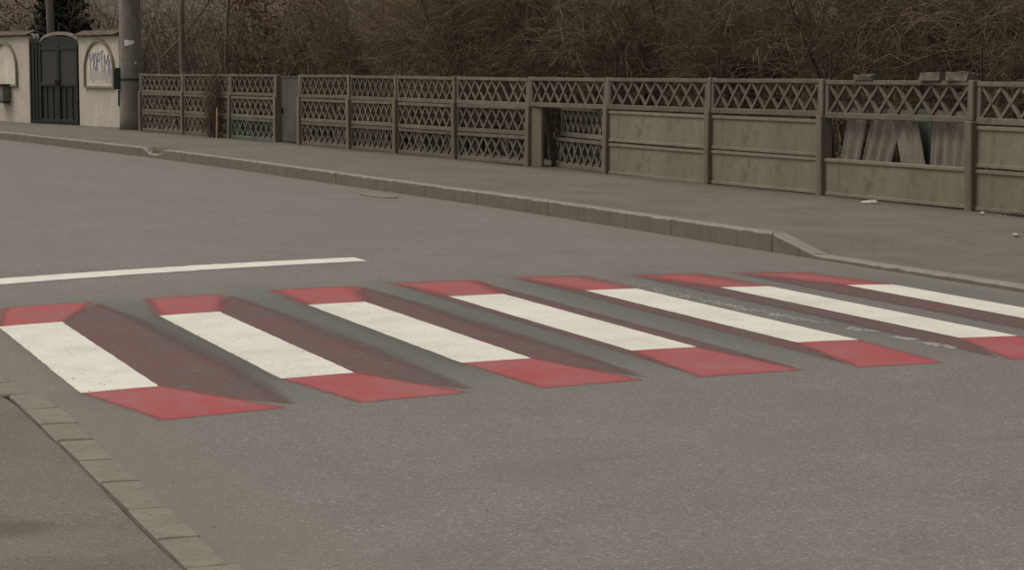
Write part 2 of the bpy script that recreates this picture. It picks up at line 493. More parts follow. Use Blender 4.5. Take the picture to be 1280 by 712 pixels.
# hillside behind the gardens
rows = []
for y in np.arange(-60, 200.1, 4):
    row = []
    w = ws(min(y, 100)) - max(0, y - 100) * 0.8
    for i in range(24):
        d = 3.0 + i * 3.0
        t = min(max((d - 9) / 40, 0), 1)
        z = -0.1 + 9.0 * t * t * (3 - 2 * t) + (0.5 * noise.noise(Vector((d * 0.12, y * 0.12, 1))) if d > 9 else 0)
        row.append((w + d, y, z))
    rows.append(row)
sheet('hillside', M['hill'], rows)
# garden soil strip just behind the wall line
rows = []
for y in np.arange(-40, 110.1, 1.0):
    row = []
    for i in range(14):
        d = 1.15 + i * 0.35
        row.append((ws(min(y, 100)) + d, y, 0.085 - 0.018 * i + 0.05 * noise.noise(Vector((d, y, 4))) * min(1, i)))
    rows.append(row)
sheet('garden_soil', M['soil'], rows)

# ------------------------------------------------------------------ painted 3D crossing
def poly_sheet(name, corners, mat, parent, ox, lift, jit=0.004, step=0.10, feather=None, fw=0.05, bulge=0.0):
    """quad (corners a b c d, block coordinates) laid on the crowned road; feather names the soft sprayed
    rims: b = a-b side, r = b-c side, t = c-d side, l = d-a side"""
    (a, b, c, d) = [Vector((*p, 0)) for p in corners]
    feather = feather or ''
    e = fw * 0.5
    ab, bc, cd, da = (b - a), (c - b), (d - c), (a - d)
    def out(v): v = v.normalized(); return Vector((v.y, -v.x, 0))
    oab, obc, ocd, oda = out(ab), out(bc), out(cd), out(da)
    if 'b' in feather: a = a + oab * e; b = b + oab * e
    if 'r' in feather: b = b + obc * e; c = c + obc * e
    if 't' in feather: c = c + ocd * e; d = d + ocd * e
    if 'l' in feather: d = d + oda * e; a = a + oda * e
    lu = max((b - a).length, (c - d).length); lv = max((d - a).length, (c - b).length)
    st = step if not feather else 0.035
    nu = max(2, int(lu / st)); nv = max(2, int(lv / (st if lv < 1.6 else 0.08)))
    V = []; fade = []
    for j in range(nv + 1):
        for i in range(nu + 1):
            u, v = i / nu, j / nv
            p = a * (1 - u) * (1 - v) + b * u * (1 - v) + c * u * v + d * (1 - u) * v
            if bulge: p = p + Vector((bulge * u * 4 * v * (1 - v), 0, 0))
            wu = ((b - a) * (1 - v) + (c - d) * v).length; wv = ((d - a) * (1 - u) + (c - b) * u).length
            f = 1.6
            if 'b' in feather: f = min(f, v * wv / fw)
            if 't' in feather: f = min(f, (1 - v) * wv / fw)
            if 'l' in feather: f = min(f, u * wu / fw)
            if 'r' in feather: f = min(f, (1 - u) * wu / fw)
            if jit and (i in (0, nu) or j in (0, nv)):
                p = p + Vector((rnd.uniform(-jit, jit), rnd.uniform(-jit, jit) * 2, 0))
            V.append((p.x, p.y, zr(p.x + ox) + lift)); fade.append(f)
    Fc = []
    for j in range(nv):
        for i in range(nu):
            q = j * (nu + 1) + i
            Fc.append((q, q + 1, q + nu + 2, q + nu + 1))
    return mesh_np(name, V, Fc, mat, parent, {'fade': fade})
LEN, WID = 3.01, 0.392
outL = [0.21, 0.15, 0.07, -0.09, -0.19, -0.27, -0.36]
outR = [0.80, 0.70, 0.61, 0.49, 0.31, 0.22, 0.15]
outLf = [0.18, 0.13, 0.03, -0.09, -0.14, -0.22, -0.38]
outRf = [0.76, 0.66, 0.62, 0.54, 0.36, 0.26, 0.18]
ylab = ['leftmost, nearest the near kerb, with a broad maroon side',
        'second from the left, with a wide maroon side',
        'third from the left, below the stop line end',
        'fourth from the left, in the middle of the crossing',
        'fifth from the left, with white scuffs beside it',
        'second from the far kerb, running out of frame',
        'rightmost, nearest the dropped far kerb']
yoff = [(0.02, 0.02), (-0.07, -0.03), (0.0, 0.04), (0.05, 0.10), (0.03, 0.12), (-0.06, 0.04), (0.0, 0.03)]
for i in range(7):
    t = thing('painted_crossing_block', 'painted red-white 3D bar, ' + ylab[i], 'crossing stripe', (i, 0, 0), 0,
              'painted 3D bars of the zebra crossing')
    y0 = yoff[i][0]; y1 = LEN + yoff[i][1]
    W = [(0, y0), (WID, y0), (WID, y1), (0, y1)]
    nL, nR = (outL[i], -1.0), (outR[i], -0.98)
    fL, fR = (outLf[i], y1 + 1.04), (outRf[i], y1 + 1.0)
    poly_sheet('white_bar', W, M['white_paint'], t, i, 0.0016, 0.003)
    # each red end reaches a hair under the white bar; a maroon side reaches a hair under both
    poly_sheet('red_end', [nL, nR, (W[1][0] - 0.004, y0 + 0.03), (W[0][0] + 0.004, y0 + 0.03)], M['red_paint'], t, i, 0.0009, 0.0, feather='brl', fw=0.08)
    fw = 0.10 + 0.035 * i
    poly_sheet('red_end', [(W[3][0] + 0.004, y1 - 0.03), (W[2][0] - 0.004, y1 - 0.03), fR, fL], M['red_far'], t, i, 0.0009, 0.0, feather='rtl', fw=fw)
    if i <= 3:
        poly_sheet('dark_side', [(WID - 0.10, y0 - 0.10), (nR[0] - 0.02, nR[1] + 0.04), (fR[0] - 0.05, fR[1] - 0.05), (WID - 0.10, y1 + 0.08)], M['maroon_paint'], t, i, 0.00035, 0.0, feather='r', fw=0.20 if i < 3 else 0.08, bulge=(0.14, 0.09, 0.10, 0.03)[i])
    if i >= 3:
        poly_sheet('dark_side', [(nL[0] + 0.03, nL[1] + 0.06), (0.03, y0), (0.03, y1), (fL[0] + 0.03, fL[1] - 0.05)], M['maroon_paint'], t, i, 0.00035, 0.0, feather='l', fw=0.06 if i < 5 else 0.12)

# white scuff flakes left of an older line
V = []; Fc = []
for k in range(1100):
    q = rnd.random()
    y = 3.6 - 4.05 * q
    x = 4.40 + 0.29 * q + rnd.gauss(0, 0.016 + 0.045 * (1 - q)) + 0.03 * math.sin(q * 9)
    if q < 0.12: x = 4.40 + rnd.uniform(-0.05, 0.16)
    l = rnd.uniform(0.008, 0.045) * (0.5 + 1.3 * q * q); w = rnd.uniform(0.002, 0.007) * (0.6 + 1.3 * q * q)
    if noise.noise(Vector((x * 4, y * 3.1, 2))) < -0.16: continue
    b = len(V); m = 7
    for r_ in range(m):
        a = 2 * math.pi * r_ / m; rr = rnd.uniform(0.6, 1.1)
        px, py = x + w * rr * math.cos(a), y + l * rr * math.sin(a)
        V.append((px, py, zr(px) + 0.0021))
    for r_ in range(1, m - 1): Fc.append((b, b + r_, b + r_ + 1))
tag(mesh_np('paint_scuff', V, Fc, M['scuff']), 'broken white scuff marks beside the fifth bar of the crossing', 'paint marks', kind='stuff')

# stop line from the near kerb to the middle of the road
V = []; Fc = []
N = 60
for k in range(N + 1):
    x = -0.05 + (3.27 + 0.05) * k / N
    ya = 5.62 + 0.28 * (x - 0.36) / 2.91; yb = 6.06 + 0.20 * (x - 0.42) / 2.85
    j = rnd.uniform(-0.012, 0.012)
    V += [(x, ya + j, zr(x) + 0.003), (x, yb + j + rnd.uniform(-.008, .008), zr(x) + 0.003)]
for k in range(N):
    Fc.append((2 * k, 2 * k + 2, 2 * k + 3, 2 * k + 1))
tag(mesh_np('stop_line', V, Fc, M['line_paint']), 'white painted stop line across half of the road before the crossing', 'road marking')

# pale patch with a dark rim by the far kerb
t = thing('road_patch', 'small pale dark-rimmed patch in the road at the foot of the far kerb', 'road patch', (6.15, 14.9, zr(6.4)))
def disc(bm, rx, ry, z, n=24, jag=0.06):
    vs = [bm.verts.new((rx * math.cos(2 * math.pi * k / n) * (1 + rnd.uniform(-jag, jag)), ry * math.sin(2 * math.pi * k / n) * (1 + rnd.uniform(-jag, jag)), z)) for k in range(n)]
    bm.faces.new(vs)
bm = bmesh.new(); disc(bm, 0.175, 0.58, 0.010); obj('rim', bm, M['patch_rim'], t)
bm = bmesh.new(); disc(bm, 0.165, 0.55, 0.0125); o = obj('patch_fill', bm, M['patch'], t); o.location = (0.03, 0.10, 0)

# ------------------------------------------------------------------ concrete fence
PH = 0.43          # panel height
NL = 2.7           # nominal panel length
def lattice_bm(nx=8, seed=0):
    rr = random.Random(seed)
    bm = bmesh.new()
    th = 0.05
    box(bm, (NL / 2, 0, 0.036), (NL, th + 0.01, 0.068), bevel=0.008)
    box(bm, (NL / 2, 0, PH - 0.028), (NL, th + 0.01, 0.052), bevel=0.008)
    box(bm, (0.035, 0, PH / 2), (0.07, th, PH - 0.115), bevel=0.004)
    box(bm, (NL - 0.035, 0, PH / 2), (0.07, th, PH - 0.115), bevel=0.004)
    z0, z1 = 0.068, PH - 0.053
    p = (NL - 0.14) / nx
    for k in range(nx):
        xa = 0.07 + k * p; xb = xa + p
        for s, (a, b) in enumerate((((xa, z0), (xb, z1)), ((xb, z0), (xa, z1)))):
            if seed == 2 and (k, s) == (5, 0): continue        # a broken-out bar
            a = (a[0] + rr.uniform(-.012, .012), a[1]); b = (b[0] + rr.uniform(-.012, .012), b[1])
            dx, dz = b[0] - a[0], b[1] - a[1]
            ang = math.atan2(dz, dx)
            c = ((a[0] + b[0]) / 2, 0.002 * (1 if s else -1), (a[1] + b[1]) / 2)
            box(bm, c, (math.hypot(dx, dz) + 0.01, 0.030 - 0.004 * s, 0.036), Matrix.Rotation(-ang, 3, 'Y'))
    return bm
def solid_bm():
    bm = bmesh.new()
    th = 0.05
    box(bm, (NL / 2, 0.004, PH / 2), (NL, th - 0.012, PH - 0.012), bevel=0.003)
    # raised rim
    box(bm, (NL / 2, -0.006, 0.026), (NL - 0.004, th, 0.040), bevel=0.006)
    box(bm, (NL / 2, -0.006, PH - 0.030), (NL - 0.004, th, 0.040), bevel=0.006)
    return bm
def post_bm(h=1.33, chip=0):
    bm = bmesh.new()
    box(bm, (0, 0, 0.44), (0.125, 0.15, 0.96), bevel=0.010)
    box(bm, (0, 0.012, 0.92 + (h - 0.92) / 2 - 0.002), (0.085, 0.11, h - 0.92), bevel=0.010)
    return bm
def mk(name, bm, mat):
    me = bpy.data.meshes.new(name); bmesh.ops.recalc_face_normals(bm, faces=bm.faces); bm.to_mesh(me); bm.free(); me.materials.append(mat); return me
ME_LATS = [mk('lattice_panel', lattice_bm(8, q), M['fence']) for q in range(4)]
ME_LAT = ME_LATS[0]
ME_LATG = mk('green_lattice_panel', lattice_bm(), M['fence_green'])
ME_SOL = mk('solid_panel', solid_bm(), M['fence_solid'])
ME_POST = mk('post', post_bm(), M['post'])
ME_ROD = None
bm = bmesh.new(); box(bm, (0, 0.09, 1.38), (0.016, 0.016, 0.50)); ME_ROD = mk('rod', bm, M['rust'])

def place_panel(me, name, root, A, B, z, dy=0.0, tilt=0.0, flip=False):
    """panel between two post points in plan"""
    A = Vector((*A, 0)); B = Vector((*B, 0))
    d = (B - A); L = d.length - 0.09
    o = link(name, me, root)
    ang = math.atan2(d.y, d.x)
    u = d.normalized(); nrm = Vector((-u.y, u.x, 0))        # local +Y
    p = A + u * 0.045 + nrm * dy
    o.location = (p.x, p.y, z)
    o.scale = (L / NL, 1, 1)
    o.rotation_euler = (rnd.uniform(-0.015, 0.015), tilt + rnd.uniform(-0.004, 0.004), ang + rnd.uniform(-0.003, 0.003))
    o.location.z += rnd.uniform(-0.004, 0.004)
    return o
PA = [(8.03, 39.13), (8.40, 36.35), (8.71, 33.33), (8.98, 30.62)]
PB = [(9.06, 29.17), (9.24, 26.5), (9.44, 24.43), (9.62, 21.92), (9.79, 19.15), (9.97, 16.69), (10.10, 13.77), (10.24, 11.13), (10.36, 8.23), (10.46, 5.4), (10.54, 2.6), (10.6, -0.2)]
Z0 = 0.10
def fence(label, P, bays):
    root = thing('concrete_fence', label, 'fence')
    for k, p in enumerate(P):
        o = link('post', ME_POST, root)
        q = P[min(k + 1, len(P) - 1)]; r = P[max(k - 1, 0)]
        o.location = (p[0], p[1], Z0 - 0.02 + rnd.uniform(-0.008, 0.012))
        o.rotation_euler = (rnd.uniform(-0.02, 0.02), rnd.uniform(-0.014, 0.014), math.atan2(q[1] - r[1], q[0] - r[0]))
        d = link('iron_rod', ME_ROD, root)
        d.location = o.location; d.rotation_euler = o.rotation_euler
    for k in range(len(P) - 1):
        A, B = P[k], P[k + 1]
        # walking towards the camera, local +Y is the garden side
        for lev, kind in enumerate(bays[k]):
            z = Z0 + lev * (PH + 0.004)
            if kind == 'L': place_panel(ME_LATS[(k * 3 + lev * 2 + k // 2) % 4], 'lattice_panel', root, A, B, z)
            elif kind == 'G':
                o = place_panel(ME_LATG, 'lattice_panel', root, A, B, z); o['label'] = 'green stained lattice panel'
            elif kind == 'S': place_panel(ME_SOL, 'solid_panel', root, A, B, z)
            elif kind == 'P':
                # swung back at its far end, held by the near post
                a = Vector((*A, 0)); b = Vector((*B, 0)); u = (b - a).normalized(); nr = Vector((-u.y, u.x, 0))
                st = a + u * (0.18 if lev else 0.06) + nr * (0.42 if lev else 0.32)
                o = place_panel(ME_LAT, 'lattice_panel', root, (st.x, st.y), B, z, tilt=0.0)
                o['label'] = 'lattice panel pushed back at its far end'
    return root
fence('weathered concrete lattice fence between the utility pole and the narrow sheet metal gate', PA, [('L', 'L', 'L'), ('L', 'L', 'L'), ('G', 'L', 'L')])
fb = fence('long weathered concrete fence of lattice and solid panels right of the narrow gate', PB,
      [('L', 'L', 'L')] * 4 + [('P', 'P', 'L'), ('S', 'S', 'L'), ('S', 'S', 'L'), ('S', None, 'L'), ('S', 'S', 'L'), ('S', 'S', 'L'), ('S', 'S', 'L')])
# broad jamb slab beside the pushed-back panels
bm = bmesh.new()
box(bm, (0, 0, 0.43), (0.28, 0.05, 0.86), bevel=0.008)
o = obj('jamb_slab', bm, M['post'], fb)
a, b = Vector((*PB[4], 0)), Vector((*PB[5], 0)); u = (b - a).normalized(); nr = Vector((-u.y, u.x, 0))
o.location = a + u * 0.195 + nr * 0.02 + Vector((0, 0, Z0)); o.rotation_euler = (0, 0, math.atan2(u.y, u.x) + R(9))

# narrow sheet metal gate in the fence
A, B = Vector((8.98, 30.62, 0)), Vector((9.06, 29.17, 0))
u = (B - A).normalized(); ang = math.atan2(u.y, u.x)
g = thing('narrow_gate', 'narrow dull grey-green sheet metal gate between two fence posts', 'gate', A + u * 0.09 + Vector((-u.y, u.x, 0)) * 0.05 + Vector((0, 0, Z0)), ang)
GL = (B - A).length - 0.18
bm = bmesh.new()
box(bm, (GL / 2, 0, 0.66), (GL - 0.05, 0.008, 1.20)); obj('sheet', bm, M['sheet'], g)
bm = bmesh.new()
for x in (0.015, GL - 0.015): box(bm, (x, 0, 0.65), (0.03, 0.035, 1.25), bevel=0.004)
for z in (0.06, 1.26): box(bm, (GL / 2, -0.001, z), (GL - 0.062, 0.03, 0.03), bevel=0.004)
obj('frame', bm, M['sheet'], g)
bm = bmesh.new(); box(bm, (0.12, -0.03, 0.62), (0.03, 0.05, 0.10), bevel=0.006); obj('handle', bm, M['rust'], g)

# leaning corrugated sheets in the open bay, blocks on its rail
A, B = Vector((*PB[7], 0)), Vector((*PB[8], 0))
u = (B - A).normalized(); nr = Vector((-u.y, u.x, 0)); ang = math.atan2(u.y, u.x)
def corrugated(name, label, u0, u1, top_shift, back, mat, h=0.98, waves=3.0, lean=0.16, amp=0.018, cat='sheet', t=0.009):
    w = u1 - u0; n = 40
    bm = bmesh.new()
    rings = []
    for j, (tt, zz) in enumerate(((0, 0.0), (0.5, 0.5), (1, 1.0))):
        f = []; bk = []
        for k in range(n + 1):
            x = w * k / n + top_shift * tt; yy = amp * math.sin(2 * math.pi * waves * k / n) + lean * tt
            z = h * zz - (rnd.uniform(0, 0.03) if j == 2 else 0)
            f.append(bm.verts.new((x, yy, z))); bk.append(bm.verts.new((x, yy + t, z)))
        rings.append((f, bk))
    for (f0, b0), (f1, b1) in zip(rings, rings[1:]):
        for k in range(n):
            bm.faces.new((f0[k], f0[k + 1], f1[k + 1], f1[k])); bm.faces.new((b0[k + 1], b0[k], b1[k], b1[k + 1]))
        bm.faces.new((f0[0], f1[0], b1[0], b0[0])); bm.faces.new((f0[n], b0[n], b1[n], f1[n]))
    f, bk = rings[-1]
    for k in range(n): bm.faces.new((f[k], f[k + 1], bk[k + 1], bk[k]))
    o = obj(name, bm, mat, None, True)
    o.location = A + u * u0 + nr * back + Vector((0, 0, Z0 + 0.02)); o.rotation_euler = (0, 0, ang)
    return tag(o, label, cat, 'sheets leaning in the open fence bay')
def seen(bot, top, w, h=0.98, back=0.06, lean=0.06):
    """left edge of a sheet from where it stands in the opening at sill and lintel height"""
    ub = bot - 1.7 * (back + lean * 0.34); ut = top - 1.7 * (back + lean * 0.9)
    sl = (ut - ub) / 0.55
    return dict(u0=ub - sl * 0.33, u1=ub - sl * 0.33 + w, top_shift=sl * h, back=back, lean=lean, h=h)
corrugated('corrugated_sheet', 'two-ridged grey sheet leaning right, leftmost full sheet in the open fence bay', mat=M['asbestos'], waves=2, **seen(0.34, 0.50, 0.40))
corrugated('corrugated_sheet', 'wide grey corrugated sheet leaning right, left of the narrow dark slot', mat=M['asbestos'], waves=3, **seen(0.78, 1.00, 0.60, back=0.08))
corrugated('corrugated_sheet', 'grey corrugated sheet leaning left, just right of the narrow dark slot', mat=M['asbestos'], waves=2, **seen(1.60, 1.42, 0.46, back=0.04))
corrugated('corrugated_sheet', 'broad ridged grey sheet standing at the right end of the open fence bay', mat=M['asbestos'], waves=4, **seen(2.12, 2.17, 0.68, back=0.05))
corrugated('board', 'narrow greenish board standing between the two right-hand sheets of the open bay', mat=M['asbestos_green'], waves=1, amp=0.002, cat='board', t=0.02, **seen(1.86, 1.86, 0.30, back=0.16))
corrugated('board', 'narrow grey board at the left end of the open fence bay by the post', mat=M['asbestos'], waves=1, amp=0.002, cat='board', t=0.02, **seen(0.05, 0.05, 0.16, back=0.10))
def block(label, u0, u1, h, rz, group='broken blocks on the fence rail'):
    bm = bmesh.new()
    box(bm, ((u1 - u0) / 2, 0, h / 2), (u1 - u0, 0.10, h), bevel=0.004)
    bmesh.ops.subdivide_edges(bm, edges=bm.edges[:], cuts=3, use_grid_fill=True)
    for v in bm.verts:
        v.co += Vector((noise.noise(v.co * 9 + Vector((u0, 0, 0))), noise.noise(v.co * 9 + Vector((5, u0, 0))), noise.noise(v.co * 9 + Vector((0, 9, u0))) if v.co.z > 0.03 else 0)) * 0.028
    o = obj('broken_block', bm, M['brick'])
    o.location = A + u * u0 + Vector((0, 0, Z0 + 3 * PH + 0.006)); o.rotation_euler = (0, 0, ang + rz)
    tag(o, label, 'block', group)
block('low crumbled block on the fence rail, leftmost of the three above the open bay', 0.66, 1.02, 0.060, 0.03)
block('square-edged block on the fence rail, middle of the three above the open bay', 1.96, 2.32, 0.085, -0.02)
block('longer broken block on the fence rail, rightmost of the three above the open bay', 2.42, 2.80, 0.090, 0.05)

# ------------------------------------------------------------------ walls, gate, pole at the far left
def wall_frame(A, B):
    A = Vector((*A, 0)); B = Vector((*B, 0)); d = B - A
    return A, d.length, math.atan2(d.y, d.x)
def arch_pts(cx, w, z0, zs, n=14, rise=None):
    """closed outline of an arched opening: springing height zs, rise defaults to half the width"""
    rise = rise or w / 2
    p = [(cx - w / 2, z0), (cx + w / 2, z0)]
    for k in range(n + 1):
        a = math.pi * k / n
        p.append((cx + w / 2 * math.cos(a), zs + rise * math.sin(a)))
    return p
def masonry(label, A, B, niches, h=2.22):
    """plastered wall running from A to B (B nearer the camera); street side is local -Y"""
    o, L, ang = wall_frame(A, B)
    t = thing('garden_wall', label, 'wall', (o.x, o.y, 0.08), ang)
    bm = bmesh.new()
    box(bm, (L / 2, 0.14, h / 2), (L, 0.28, h), bevel=0.01)
    obj('wall_body', bm, M['plaster'], t)
    for cx, w in niches:
        out = arch_pts(cx, w, 0.96, 1.40, rise=0.74); inn = arch_pts(cx, w - 0.13, 1.01, 1.40, rise=0.68)
        # raised moulding as a ring, pale panel inside
        bm = bmesh.new()
        m = len(out)
        ao = [bm.verts.new((x, -0.06, z)) for x, z in out]; ai = [bm.verts.new((x, -0.06, z)) for x, z in inn]
        bo = [bm.verts.new((x, 0.02, z)) for x, z in out]; bi = [bm.verts.new((x, 0.02, z)) for x, z in inn]
        for k in range(m):
            j = (k + 1) % m
            bm.faces.new((ao[k], ao[j], ai[j], ai[k])); bm.faces.new((ao[j], ao[k], bo[k], bo[j])); bm.faces.new((ai[k], ai[j], bi[j], bi[k]))
        obj('arch_moulding', bm, M['plaster_dark'], t)
        bm = bmesh.new(); prism(bm, inn, -0.012, 0.01); obj('niche_panel', bm, M['plaster_inner'], t)
    # tiled coping: two sloping courses of overlapping tiles
    cp = bmesh.new()
    x = -0.08
    while x < L + 0.02:
        w = 0.23
        for s in (-1, 1):
            box(cp, (x + w / 2, 0.14 + s * 0.115, h + 0.075 + rnd.uniform(-.006, .006)), (w - 0.012, 0.30, 0.04), Matrix.Rotation(-s * 0.38, 3, 'X'), 0.008)
        x += w
    obj('coping', cp, M['tile'], t)
    bm = bmesh.new(); box(bm, (L / 2, 0.14, h + 0.025), (L + 0.06, 0.36, 0.05), bevel=0.01); obj('cornice', bm, M['tile'], t)
    return t, L, ang
M['plaster_dark'] = concrete('stained_moulding_plaster', (0.23, 0.195, 0.145), (0.13, 0.11, 0.08), sc=2)
wr, LR, angR = masonry('cream plastered wall with arched niche and blue graffiti beside the dark gate', (7.53, 44.58), (8.05, 42.0), [(1.42, 1.95)])
wl_, LLf, angL = masonry('cream plastered wall with arched niche left of the dark double gate', (4.9, 55.3), (6.73, 47.47), [(6.35, 1.8), (2.9, 1.8)], h=2.28)

# graffiti strokes on the niche panel (part of that wall)
def stroke(bm, pts, w, y=-0.017, d=0.004):
    for (x0, z0), (x1, z1) in zip(pts, pts[1:]):
        dx, dz = x1 - x0, z1 - z0; l = math.hypot(dx, dz) or 1
        nx, nz = -dz / l * w / 2, dx / l * w / 2
        ex, ez = dx / l * w * 0.3, dz / l * w * 0.3
        prism(bm, [(x0 + nx - ex, z0 + nz - ez), (x1 + nx + ex, z1 + nz + ez), (x1 - nx + ex, z1 - nz + ez), (x0 - nx - ex, z0 - nz - ez)], y, y + d)
bm = bmesh.new()
x0 = 0.80
gl = []
H1, H0 = 1.80, 1.38
def letter(kind, x, w, top=H1, bot=H0):
    if kind == 'M': return [[(x, bot), (x, top), (x + w / 2, (top + bot) / 2), (x + w, top), (x + w, bot)]]
    if kind == 'O': return [[(x + w / 2 + w / 2 * math.cos(a * math.pi / 6), (top + bot) / 2 + (top - bot) / 2 * math.sin(a * math.pi / 6)) for a in range(13)]]
    if kind == 'N': return [[(x, bot), (x, top), (x + w, bot), (x + w, top)]]
    if kind == 'T': return [[(x, top), (x + w, top)], [(x + w / 2, top), (x + w / 2, bot)]]
    if kind == 'P': return [[(x, bot), (x, top), (x + w, top - 0.04), (x + w, (top + bot) / 2 + 0.03), (x, (top + bot) / 2)]]
    if kind == 'I': return [[(x + w / 2, top), (x + w / 2, bot)]]
for kind, w, dz in (('M', 0.24, 0), ('O', 0.16, 0.01), ('P', 0.16, 0.02), ('T', 0.18, 0.04), ('M', 0.26, -0.05), ('I', 0.08, -0.14)):
    for s in letter(kind, x0, w, H1 + dz, H0 + dz * 0.5):
        s = [(x + rnd.uniform(-0.02, 0.02), z + rnd.uniform(-0.03, 0.03)) for x, z in s]
        stroke(bm, s, 0.036, y=-0.017 - 0.0007 * len(gl)); gl.append(1)
    x0 += w + 0.05
obj('graffiti', bm, M['graffiti'], wr)
bm = bmesh.new()
for k in range(17):
    x = 0.82 + k * 0.084 + rnd.uniform(-.015, .015)
    stroke(bm, [(x, rnd.uniform(1.3, 1.5)), (x + rnd.uniform(-.01, .01), rnd.uniform(1.06, 1.2))], rnd.uniform(0.016, 0.03), y=-0.0155 - 0.0001 * k)
obj('graffiti_drip', bm, M['graffiti_pale'], wr)

# grey-green box on the left wall
o_, L_, a_ = wall_frame((4.9, 55.3), (6.73, 47.47))
uL = Vector((math.cos(a_), math.sin(a_), 0)); nL_ = Vector((uL.y, -uL.x, 0))
t = thing('meter_box', 'grey-green meter box fixed on the cream wall at the left edge', 'box', Vector((o_.x, o_.y, 0)) + uL * (L_ - 1.62) + nL_ * 0.12 + Vector((0, 0, 0.65)), a_)
bm = bmesh.new(); box(bm, (0, 0, 0.20), (0.62, 0.22, 0.40), bevel=0.015); obj('case', bm, M['meter'], t)
bm = bmesh.new(); box(bm, (0, -0.02, 0.43), (0.70, 0.30, 0.05), bevel=0.008); obj('lid', bm, M['meter_dark'], t)
bm = bmesh.new(); box(bm, (0, -0.01, -0.03), (0.56, 0.20, 0.05), bevel=0.008); obj('base', bm, M['meter_dark'], t)

# dark double gate with an arched head
o_, L_, a_ = wall_frame((6.73, 47.47), (7.53, 44.58))
g = thing('double_gate', 'dark green iron double gate with arched head between the cream walls', 'gate', (o_.x, o_.y, 0.09), a_)
side = 0.62
bm = bmesh.new(); box(bm, (side / 2 + 0.02, 0.02, 1.10), (side, 0.04, 2.16), bevel=0.006)
for k in range(3): box(bm, (0.13 + k * 0.2, -0.008, 1.10), (0.03, 0.03, 2.0), bevel=0.004)
obj('side_leaf', bm, M['gate'], g)
x0, x1 = side + 0.06, L_ - 0.04
wL = (x1 - x0) / 2
for s in range(2):
    xa = x0 + s * wL + 0.008; xb = xa + wL - 0.016
    def top(x):
        c = (x0 + x1) / 2
        return 2.02 + 0.22 * math.sqrt(max(0, 1 - ((x - c) / ((x1 - x0) / 2)) ** 2))
    xs = [xa + (xb - xa) * k / 8 for k in range(9)]
    bm = bmesh.new()
    prism(bm, [(xa, 0.03), (xb, 0.03)] + [(x, top(x)) for x in reversed(xs)], 0.02, 0.035)
    lf = obj('leaf', bm, M['gate'], g)
    bm = bmesh.new()
    for x in (xa + 0.04, xb - 0.04): box(bm, (x, 0.0, 1.02), (0.08, 0.05, 1.98), bevel=0.006)
    for z in (0.09, 1.02, 1.93): box(bm, ((xa + xb) / 2, 0.002, z), (xb - xa - 0.164, 0.046, 0.09), bevel=0.006)
    for q in range(2): box(bm, (xa + (xb - xa) * (q + 1) / 3, 0.008, 0.53), (0.03, 0.02, 0.84))
    obj('frame', bm, M['gate'], lf)
    bm = bmesh.new(); box(bm, ((xa + xb) / 2, 0.014, 1.475), (xb - xa - 0.17, 0.02, 0.82)); obj('panel', bm, M['gate_panel'], lf)
    bm = bmesh.new(); box(bm, (xb - 0.06 if s == 0 else xa + 0.06, -0.05, 1.06), (0.03, 0.06, 0.14), bevel=0.006); obj('handle', bm, M['rust'], lf)
# pale arch bar over the leaves and scroll over the side leaf
bm = bmesh.new()
c = (x0 + x1) / 2; hw = (x1 - x0) / 2
for k in range(16):
    a0, a1 = math.pi * k / 16, math.pi * (k + 1) / 16
    pts = [(c + hw * math.cos(a0), 2.05 + 0.22 * math.sin(a0)), (c + hw * math.cos(a1), 2.05 + 0.22 * math.sin(a1)),
           (c + hw * math.cos(a1), 2.11 + 0.24 * math.sin(a1)), (c + hw * math.cos(a0), 2.11 + 0.24 * math.sin(a0))]
    prism(bm, pts, 0.0, 0.05)
obj('arch_bar', bm, M['gate_trim'], g)
bm = bmesh.new()
for cx, rr in ((0.20, 0.13), (0.47, 0.12)):
    for k in range(9):
        a0, a1 = math.pi * k / 9, math.pi * (k + 1) / 9
        prism(bm, [(cx + rr * math.cos(a0), 2.2 + rr * math.sin(a0)), (cx + rr * math.cos(a1), 2.2 + rr * math.sin(a1)),
                   (cx + (rr - .05) * math.cos(a1), 2.2 + (rr - .05) * math.sin(a1)), (cx + (rr - .05) * math.cos(a0), 2.2 + (rr - .05) * math.sin(a0))], 0.0, 0.04)
obj('scroll', bm, M['gate_trim'], g)
bm = bmesh.new(); box(bm, (c, 0.03, 2.44), (0.05, 0.05, 0.22), bevel=0.01); obj('finial', bm, M['gate'], g)

# utility pole
px_, py_ = 8.02, 40.35
t = thing('utility_pole', 'tall grey concrete utility pole on the pavement beside the graffiti wall', 'pole', (px_, py_, 0.08))
bm = bmesh.new()
lathe(bm, [(0.285, 0), (0.275, 0.3), (0.262, 1.4), (0.225, 5.0), (0.19, 8.6)], 28)
obj('shaft', bm, M['pole'], t, True)
bm = bmesh.new(); lathe(bm, [(0.278, 1.16), (0.278, 1.21)], 28); obj('band', bm, M['rust'], t, True)
toC = (Vector((camo.location.x, camo.location.y, 0)) - Vector((px_, py_, 0))).normalized()
lf_ = Vector((toC.y, -toC.x, 0))           # as seen from the street, to the left is -right
ang_c = math.atan2(toC.y, toC.x)
def on_pole(name, label, cat, a, z, r, parts):
    d = Vector((math.cos(ang_c + a), math.sin(ang_c + a), 0))
    p = Vector((px_, py_, 0.08 + z)) + d * r
    q = thing(name, label, cat, p, ang_c + a + R(90))
    for nm, c_, s_, m_ in parts:
        bm = bmesh.new(); box(bm, c_, s_, bevel=0.004 if min(s_) > 0.02 else 0); obj(nm, bm, M[m_], q)
